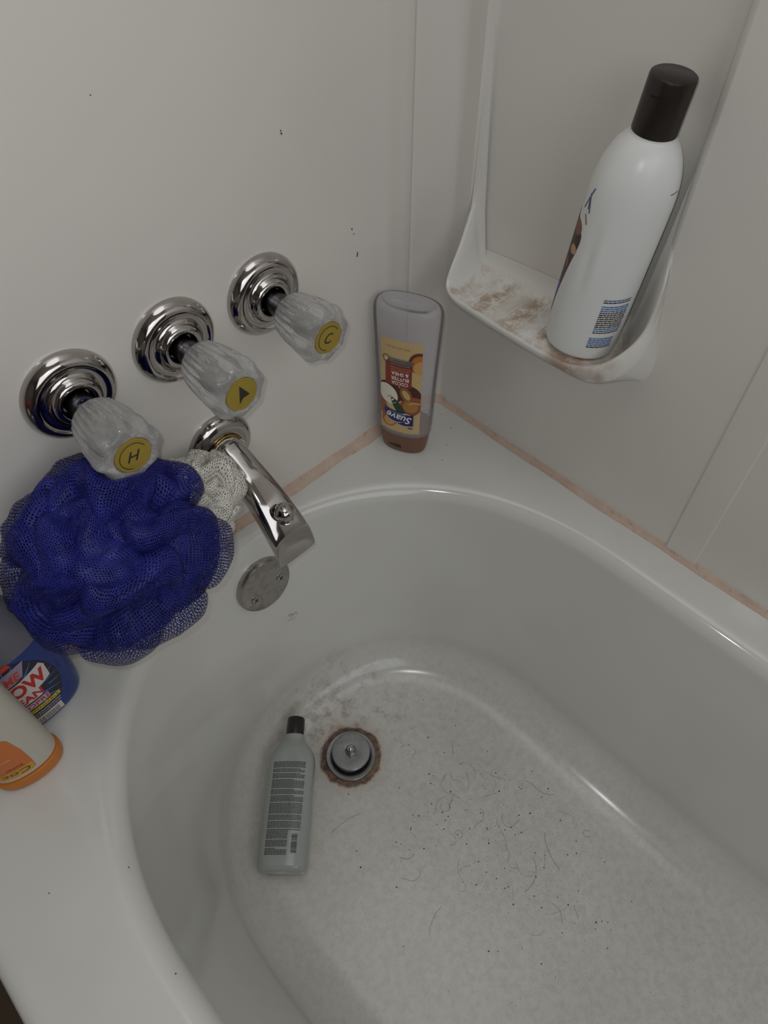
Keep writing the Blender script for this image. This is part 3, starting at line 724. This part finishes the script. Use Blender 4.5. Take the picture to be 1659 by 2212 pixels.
su(rect_poly(.0115, .0175, lv(.060), lv(.075), 3, 1), (54, 74, 116), 2, 'print')

# ================================================================== WHITE BOTTLE ON THE SHELF
bz = Vector((0, -.0206, .2432)).normalized(); by = Vector((.86, -.50, 0)); by = (by - bz * by.dot(bz)).normalized()
# front of the bottle faces up-left in the picture
fr_ = Vector((-.47, .88, 0)); fy = (-fr_ - bz * (-fr_).dot(bz)).normalized(); fx = fy.cross(bz)
wb = thing('shampoo_bottle', 'tall white shampoo bottle with black cap leaning on the wall shelf', 'bottle')
frame(wb, fx, fy, bz, (-.0190, -.2135, .2216))
wbod = Body([(0, .0300, .0310, 2.1), (.0020, .0330, .0340, 2.1), (.006, .0350, .0358, 2.1), (.030, .0358, .0365, 2.1), (.070, .0360, .0367, 2.1), (.110, .0360, .0367, 2.1), (.150, .0360, .0367, 2.1), (.168, .0352, .0360, 2.08), (.181, .0332, .0338, 2.05), (.192, .0298, .0302, 2.0), (.200, .0258, .0260, 2.0), (.2055, .0215, .0215, 2.0), (.2085, .0188, .0188, 2.0), (.2115, .0184, .0184, 2.0)], 6)
# thumb dent on one side
V, F = wbod.mesh(96)
V2 = []
for x, y, z in V:
    r = math.hypot(x, y); a = math.atan2(y, x)
    da = math.atan2(math.sin(a + .42), math.cos(a + .42)); k = math.exp(-((z - .105) / .028) ** 2) * (math.exp(-((da - .12) / .16) ** 2) * .0014 - math.exp(-((da + .10) / .14) ** 2) * .0016)
    V2.append((x * (1 + k / r) if r > 1e-6 else x, y * (1 + k / r) if r > 1e-6 else y, z))
wbm = mk('bottle_body', V2, F, M_WHITEB, wb, True, 50)
V, F = lathe([(.0170, .2100), (.0184, .2105), (.0186, .2118), (.0183, .2500), (.0178, .2518), (.0166, .2526), (.0005, .2528)], 64, True, True)
wc = mk('cap', V, F, M_BLACK, wb, True, 40)
V, F = box(-.005, .005, -.0194, -.017, .2400, .2408)
V = [(x * math.cos(1.15) - y * math.sin(1.15), x * math.sin(1.15) + y * math.cos(1.15), z) for x, y, z in V]
mk('lid_catch', V, F, M_BLACK, wc, False)
def around(th0):
    # prints placed by angle round the bottle: u in metres of arc from angle th0
    def f(u, z, eps):
        _, a, b, n_, dx, dy = wbod.at(z); th = th0 + u / .035
        r = (abs(math.cos(th) / a) ** n_ + abs(math.sin(th) / b) ** n_) ** (-1 / n_) + eps + .0001
        return (r * math.cos(th), r * math.sin(th), z)
    return f
PW = []
_f0 = around(-PI / 2 + .22)
def F0(u, z, eps): return _f0(u, z + .018, eps)
# front picture: dark brown panel with gold glints, blue and olive tail, strokes of lettering
pic = [(-.020, .085), (-.0130, .118), (.0080, .112), (.0146, .104), (.0150, .098), (.0128, .086), (.0080, .066), (.0040, .048), (-.002, .040), (-.020, .040)]
pl = decal('front_print', fan(pic), ink((62, 40, 32)), F0, .0002, wb)
decal('print', ell_poly(.0055, .108, .0070, .0065, -.5), ink((128, 84, 64)), F0, .0003, pl)
decal('print', ell_poly(.0085, .088, .0055, .0045, .4), ink((196, 150, 110)), F0, .0004, pl)
decal('print', ell_poly(.0045, .072, .0030, .0050, .2), ink((140, 84, 50)), F0, .0004, pl)
decal('print', fan([(-.02, .040), (.0040, .049), (-.001, .028), (-.02, .026)]), ink((52, 70, 150)), F0, .0003, pl)
decal('print', fan([(-.02, .026), (-.001, .029), (-.006, .004), (-.02, .004)]), ink((128, 108, 60)), F0, .0003, pl)
decal('lettering', stroke_poly([(.0120, .1290), (.0100, .1400), (.0128, .1480)], .0016), ink((92, 108, 170)), F0, .0003, pl)
decal('lettering', stroke_poly([(.0095, .1420), (.0150, .1270)], .0014), ink((74, 76, 84)), F0, .0003, pl)
decal('lettering', stroke_poly([(.0100, .1400), (.0055, .1270)], .0012), ink((74, 76, 84)), F0, .0003, pl)
decal('print', stroke_poly([(.0105, .1240), (.0158, .1170)], .0018), ink((150, 136, 70)), F0, .0003, pl)
# fine print low on the other side
rnd = random.Random(5); rows = []
FB = around(.20)
def words(u0, u1, z, h, rnd, minw=.0012, maxw=.0042):
    out = []; u = u0
    while u < u1 - .0006:
        w = min(rnd.uniform(minw, maxw), u1 - u); out.append(rect_poly(u, u + w, z - h / 2, z + h / 2, 2, 1)); u += w + .0005
    return out
blue = []; blk = []
zt = .0745
for k in range(17):
    z = zt - k * .00235
    if k in (2,): continue
    (blue if k in (0, 3, 4, 5, 14, 15) else blk).extend(words(.0000, .027, z, .0013, rnd))
for k in range(6): (blue if k < 5 else blk).extend(words(-.001, .023, .0300 - k * .0022, .0013, rnd))
b1 = decal('fine_print', join(blue), M_BLUEINK, FB, .0002, wb); b1['label'] = 'blue lines of fine print'
decal('fine_print', join(blk), M_INK, FB, .0002, wb)
decal('fine_print', join(words(.0260, .0380, .1740, .0010, rnd)), ink((120, 122, 124)), FB, .0002, wb)

# ================================================================== FROSTED BOTTLE IN THE TUB
tb = thing('conditioner_bottle', 'frosted grey bottle with black cap lying on the tub floor by the drain', 'bottle')
a0 = Vector((-.5300, -.2560, 0)); a1 = Vector((-.3845, -.1120, 0)); za = (a1 - a0).normalized(); za = (za + Vector((0, 0, .03))).normalized()
up = Vector((-.10, -.02, 1)); ya = -(up - za * up.dot(za)).normalized(); xa = ya.cross(za)
frame(tb, xa, ya, za, (-.5300, -.2570, -.3290))
tbod = Body([(0, 0.0243, .0130, 2.6), (.0015, 0.0286, .0165, 2.6), (.005, 0.0315, .0192, 2.6), (.012, 0.0326, .0202, 2.6), (.060, 0.0329, .0204, 2.6), (.120, 0.0329, .0204, 2.6), (.140, 0.0326, .0202, 2.55), (.150, 0.0311, .0196, 2.4), (.159, 0.0270, .0180, 2.2), (.166, 0.0211, .0155, 2.05), (.171, 0.0164, .0136, 2.0), (.176, 0.0140, .0125, 2.0), (.181, 0.0132, .0122, 2.0)], 6)
mk('bottle_body', *tbod.mesh(80), M_FROST, tb, True, 50)
V, F = lathe([(.0118, .180), (.0126, .1804), (.0128, .181), (.0126, .2045), (.0119, .2060), (.0005, .2064)], 56, True, True)
mk('cap', V, F, M_BLACK, tb, True, 40)
rnd = random.Random(8); T = []; z = .1370; gaps = {5, 8, 12, 19, 23, 28, 36, 40, 45, 52, 57, 64}; row = 0
while z > .0185:
    short = rnd.random() < .1
    hi = .0225 if z > .049 else .0070
    if row in gaps: z -= .0012; hi = hi - rnd.uniform(.004, .016) if rnd.random() < .6 else hi
    T.extend(words(-.0220, hi, z, .00095, rnd, .0015, .0045)); z -= .00172; row += 1
tx = decal('printed_text', join(T), ink((50, 50, 48)), tbod.face, .0002, tb); tx['label'] = 'block of small dark print down the back'
B = []; z = .0440
while z > .0205:
    h = rnd.choice((.0004, .0008, .0012)); B.append(rect_poly(.0120, .0195, z - h, z, 2, 1)); z -= h + rnd.choice((.0004, .0006))
decal('barcode', join(B), ink((46, 44, 42)), tbod.face, .0002, tb)

# ================================================================== BLUE CLEANER BOTTLE
cb = thing('cleaner_bottle', 'blue spray cleaner bottle with dark starburst label below the blue pouf', 'bottle', (-.6400, -.0435, .0005))
csec = [(0, .0500, .0215, 2.6), (.0030, .0565, .0262, 2.6), (.009, .0610, .0288, 2.6), (.025, .0632, .0298, 2.6), (.060, .0645, .0300, 2.6), (.100, .0640, .0298, 2.55), (.118, .0625, .0296, 2.5), (.145, .0555, .0286, 2.4), (.170, .0440, .0270, 2.3), (.190, .0320, .0235, 2.2), (.206, .0200, .0180, 2.0), (.214, .0150, .0150, 2.0), (.228, .0140, .0140, 2.0)]
cbod = Body(csec, 6)
lowr = [r for r, q in zip(cbod.rings(72), cbod.dense()) if q[0] <= .1181]
upr = [r for r, q in zip(cbod.rings(72), cbod.dense()) if q[0] >= .1179]
bl_ = mk('filled_body', *loft(lowr, True, True, True), M_BLUEL, cb, True, 50); bl_['label'] = 'lower body full of blue liquid'
mk('empty_body', *loft(upr, True, False, True), M_CLEARB, cb, True, 50)
V, F = lathe([(.0165, .218), (.0168, .238), (.0120, .245), (.0120, .258), (.0005, .259)], 40, True, True)
mk('sprayer_collar', V, F, mat('white_sprayer', (220, 220, 216), .4), cb, True, 40)
V, F = loft([sering(.259, .0120, .0120, 3, 0, 0), sering(.271, .0130, .0300, 3, 0, -.012), sering(.289, .0120, .0300, 3, 0, -.012), sering(.295, .009, .022, 3, 0, -.008)], True, True, True)
mk('sprayer_head', V, F, mat('red_sprayer', (170, 36, 32), .4), cb, True, 40)
cfn = cbod.face
CV = .0640
cl = decal('label', ell_poly(0, CV, .0485, .0570, 0, 64, 10), ink((38, 30, 48)), cfn, .0003, cb)
for k, a in enumerate(np.linspace(-.7, PI + .7, 26)):
    r0 = .028 + .008 * (k % 2)
    decal('ray', stroke_poly([(r * math.cos(a), CV + 1.16 * r * math.sin(a)) for r in np.linspace(r0, .0475, 6)], lambda t: .0005 + .0014 * (1 - t)), ink((44, 124, 196)), cfn, .00042, cl)
def ctext(t, s, u, v, rgb, lvl, w=None, rot=0, shear=0, bold=0): decal('lettering', text_poly(t, s, u, v, rot, w, shear, bold), ink(rgb), cfn, .0004 + .00012 * lvl, cl)
decal('print', fan([(-.004, .1070), (.0310, .1110), (.0235, .0930), (.0150, .0900), (-.004, .0880)]), ink((158, 140, 158)), cfn, .00055, cl)
ctext('ME', .0110, .0150, .0975, (206, 62, 46), 3, .0170, .04, .3, .02)
decal('print', fan([(-.004, .1190), (.0190, .1200), (.0215, .1145), (-.004, .1120)]), ink((210, 60, 36)), cfn, .0006, cl)
decal('print', fan([(-.002, .0520), (.0265, .0520), (.0285, .0640), (.0415, .0680), (.0425, .0870), (.0395, .0930), (.0180, .0880), (.0020, .0870), (-.002, .080)]), ink((214, 206, 202)), cfn, .00055, cl)
ctext('OW', .0190, .0225, .0775, (190, 36, 34), 3, .0350, .02, 0, .04)
ctext('EAN', .0105, .0170, .0590, (190, 36, 34), 3, .0240, 0, 0, .035)
decal('print', rect_poly(.000, .0310, .0412, .0500, 10, 1), ink((196, 176, 184)), cfn, .00052, cl)
ctext('OPRE', .0064, .0205, .0456, (186, 52, 70), 3, .0230, 0, 0, .02)
decal('print', rect_poly(.000, .0390, .0335, .0392, 12, 1), ink((206, 184, 52)), cfn, .00055, cl)
ctext('DISPENSABLE', .0030, .0200, .0363, (70, 60, 36), 3, .0350)
for z0 in (.0298, .0262): decal('print', join(words(.002, .0370, z0, .0018, rnd)), ink((170, 164, 172)), cfn, .00055, cl)
decal('barcode_patch', rect_poly(.0040, .0345, .0105, .0232, 10, 2), ink((202, 198, 192)), cfn, .00055, cl)
B = []; u = .0060
while u < .030:
    w = rnd.choice((.0004, .0008, .0012)); B.append(rect_poly(u, u + w, .0112, .0205, 1, 1)); u += w + rnd.choice((.0004, .0007))
decal('barcode', join(B), ink((92, 84, 78)), cfn, .0007, cl)

# ================================================================== LOTION BOTTLE WITH ORANGE CAP
lb = thing('lotion_bottle', 'cream bottle upside down on its orange cap at the left tub edge', 'bottle', (-.6585, -.0975, .0005), (0, 0, math.radians(-6)))
lc = Body([(0, .0280, .0165, 2.2), (.002, .0305, .0186, 2.2), (.010, .0318, .0198, 2.2), (.0175, .0315, .0196, 2.2), (.0185, .0295, .0178, 2.2)], 4)
mk('cap', *lc.mesh(72), M_ORANGE, lb, True, 40)
lbod = Body([(.0178, .0262, .0150, 2.2), (.0195, .0288, .0170, 2.2), (.025, .0300, .0184, 2.2), (.060, .0300, .0190, 2.25), (.110, .0292, .0192, 2.3), (.150, .0284, .0190, 2.3), (.172, .0265, .0165, 2.3), (.178, .0210, .0120, 2.3)], 6)
mk('bottle_body', *lbod.mesh(72), M_CREAMB, lb, True, 50)
lf = lbod.face
pl = decal('label', fan([(.0050, .0265), (.0085, .0285), (.0092, .0420), (.0090, .0640), (.0060, .0900), (-.004, .104), (-.020, .104), (-.027, .080), (-.027, .0265)]), ink((206, 112, 48)), lf, .0002, lb)
decal('print', fan([(.0046, .0272), (.0078, .0290), (.0082, .0400), (-.010, .0400), (-.027, .0400), (-.027, .0272)]), ink((206, 150, 44)), lf, .0004, pl)
decal('lettering', text_poly('Coc', .0075, -.0075, .0332, PI, .024), ink((70, 48, 36)), lf, .0006, pl)
decal('lettering', text_poly('butter', .0040, -.0060, .0435, PI, .015), ink((120, 40, 34)), lf, .0006, pl)
decal('lettering', text_poly('NATR', .0030, -.0080, .0620, PI, .010), ink((230, 200, 180)), lf, .0006, pl)

# ================================================================== HAIRS AND SPECKS
rnd = random.Random(21)
def on_floor(x, y): return -.3518
P_ = []
for k in range(46):
    x = rnd.gauss(-.285, .065); y = rnd.gauss(-.40, .085)
    if not (-.46 < x < -.19) or y > -.24: continue
    a = rnd.uniform(0, 6.3); cur = rnd.uniform(-260, 260); L = rnd.uniform(.012, .05); q = []; st_ = L / 16
    for i in range(17):
        q.append(Vector((x, y, -.3514))); x += math.cos(a) * st_; y += math.sin(a) * st_; a += cur * st_ * rnd.uniform(.5, 1.5); 
        if rnd.random() < .12: cur = -cur * rnd.uniform(.4, 1)
    P_.append(tube(q, rnd.uniform(.00007, .00015), 4))
V, F = join(P_)
tag(mk('loose_hair', V, F, mat('dark_hair', (92, 76, 62), .5)), 'loose curled dark hairs scattered on the tub floor', 'hair', kind='stuff')
P_ = []
def flake(c, r, nrm=(0, 0, 1)):
    nrm = Vector(nrm).normalized(); u = nrm.cross(Vector((.3, .9, .2))).normalized(); w = nrm.cross(u); n = 6; a0_ = rnd.uniform(0, 6); el = rnd.uniform(.5, 1)
    V = [Vector(c) + nrm * r * .4]; F = []
    for k in range(n):
        t = a0_ + 2 * PI * k / n; V.append(Vector(c) + u * (r * math.cos(t) * rnd.uniform(.7, 1.2)) + w * (r * el * math.sin(t)) + nrm * .0001)
    for k in range(n): F.append((0, 1 + k, 1 + (k + 1) % n))
    P_.append((V, F))
for k in range(2600):
    x = rnd.gauss(-.285, .085); y = rnd.gauss(-.40, .115)
    if not (-.50 < x < -.18) or not (-.75 < y < -.17) or (x + .357) ** 2 + (y + .2) ** 2 < .0022: continue
    flake((x, y, -.3519), rnd.choice((.0002, .0002, .0003, .0003, .0004, .0004, .0005, .0011 if k % 3 == 0 else .0003)) * rnd.uniform(.7, 1.2))
V, F = join(P_)
tag(mk('dirt_specks', V, F, mat('dark_grit', (74, 64, 54), .7), smooth=False), 'fine dark grit strewn over the tub floor', 'dirt', kind='stuff')
P_ = []
for c, r in (((-.1383, 0, .3027), .0013), ((-.1361, 0, .2968), .0009), ((-.1317, 0, .2745), .0010), ((-.1319, 0, .2728), .0011), ((-.1325, 0, .2708), .0013), ((-.2133, 0, .4194), .0010), ((-.2129, 0, .4170), .0011), ((-.3656, 0, .4865), .0006)):
    flake((c[0], -.0001, c[2]), r, (0, -1, 0))
V, F = join(P_)
tag(mk('wall_specks', V, F, mat('brown_speck', (84, 62, 50), .7), smooth=False), 'few small brown specks on the wall right of the taps', 'dirt', kind='stuff')
P_ = []
for x, y in ((-.030, -.020), (-.034, -.026), (-.022, -.040), (-.060, -.085), (-.085, -.100), (-.100, -.104), (-.074, -.036), (-.026, -.060), (-.032, -.068), (-.640, -.24), (-.70, -.21), (-.655, -.335), (-.120, -.085), (-.20, -.040)): flake((x, y, .0), rnd.uniform(.0005, .0013))
V, F = join(P_)
tag(mk('deck_specks', V, F, P.get('x') or mat('grey_speck', (110, 98, 86), .7), smooth=False), 'few dark crumbs lying on the tub deck', 'dirt', kind='stuff')
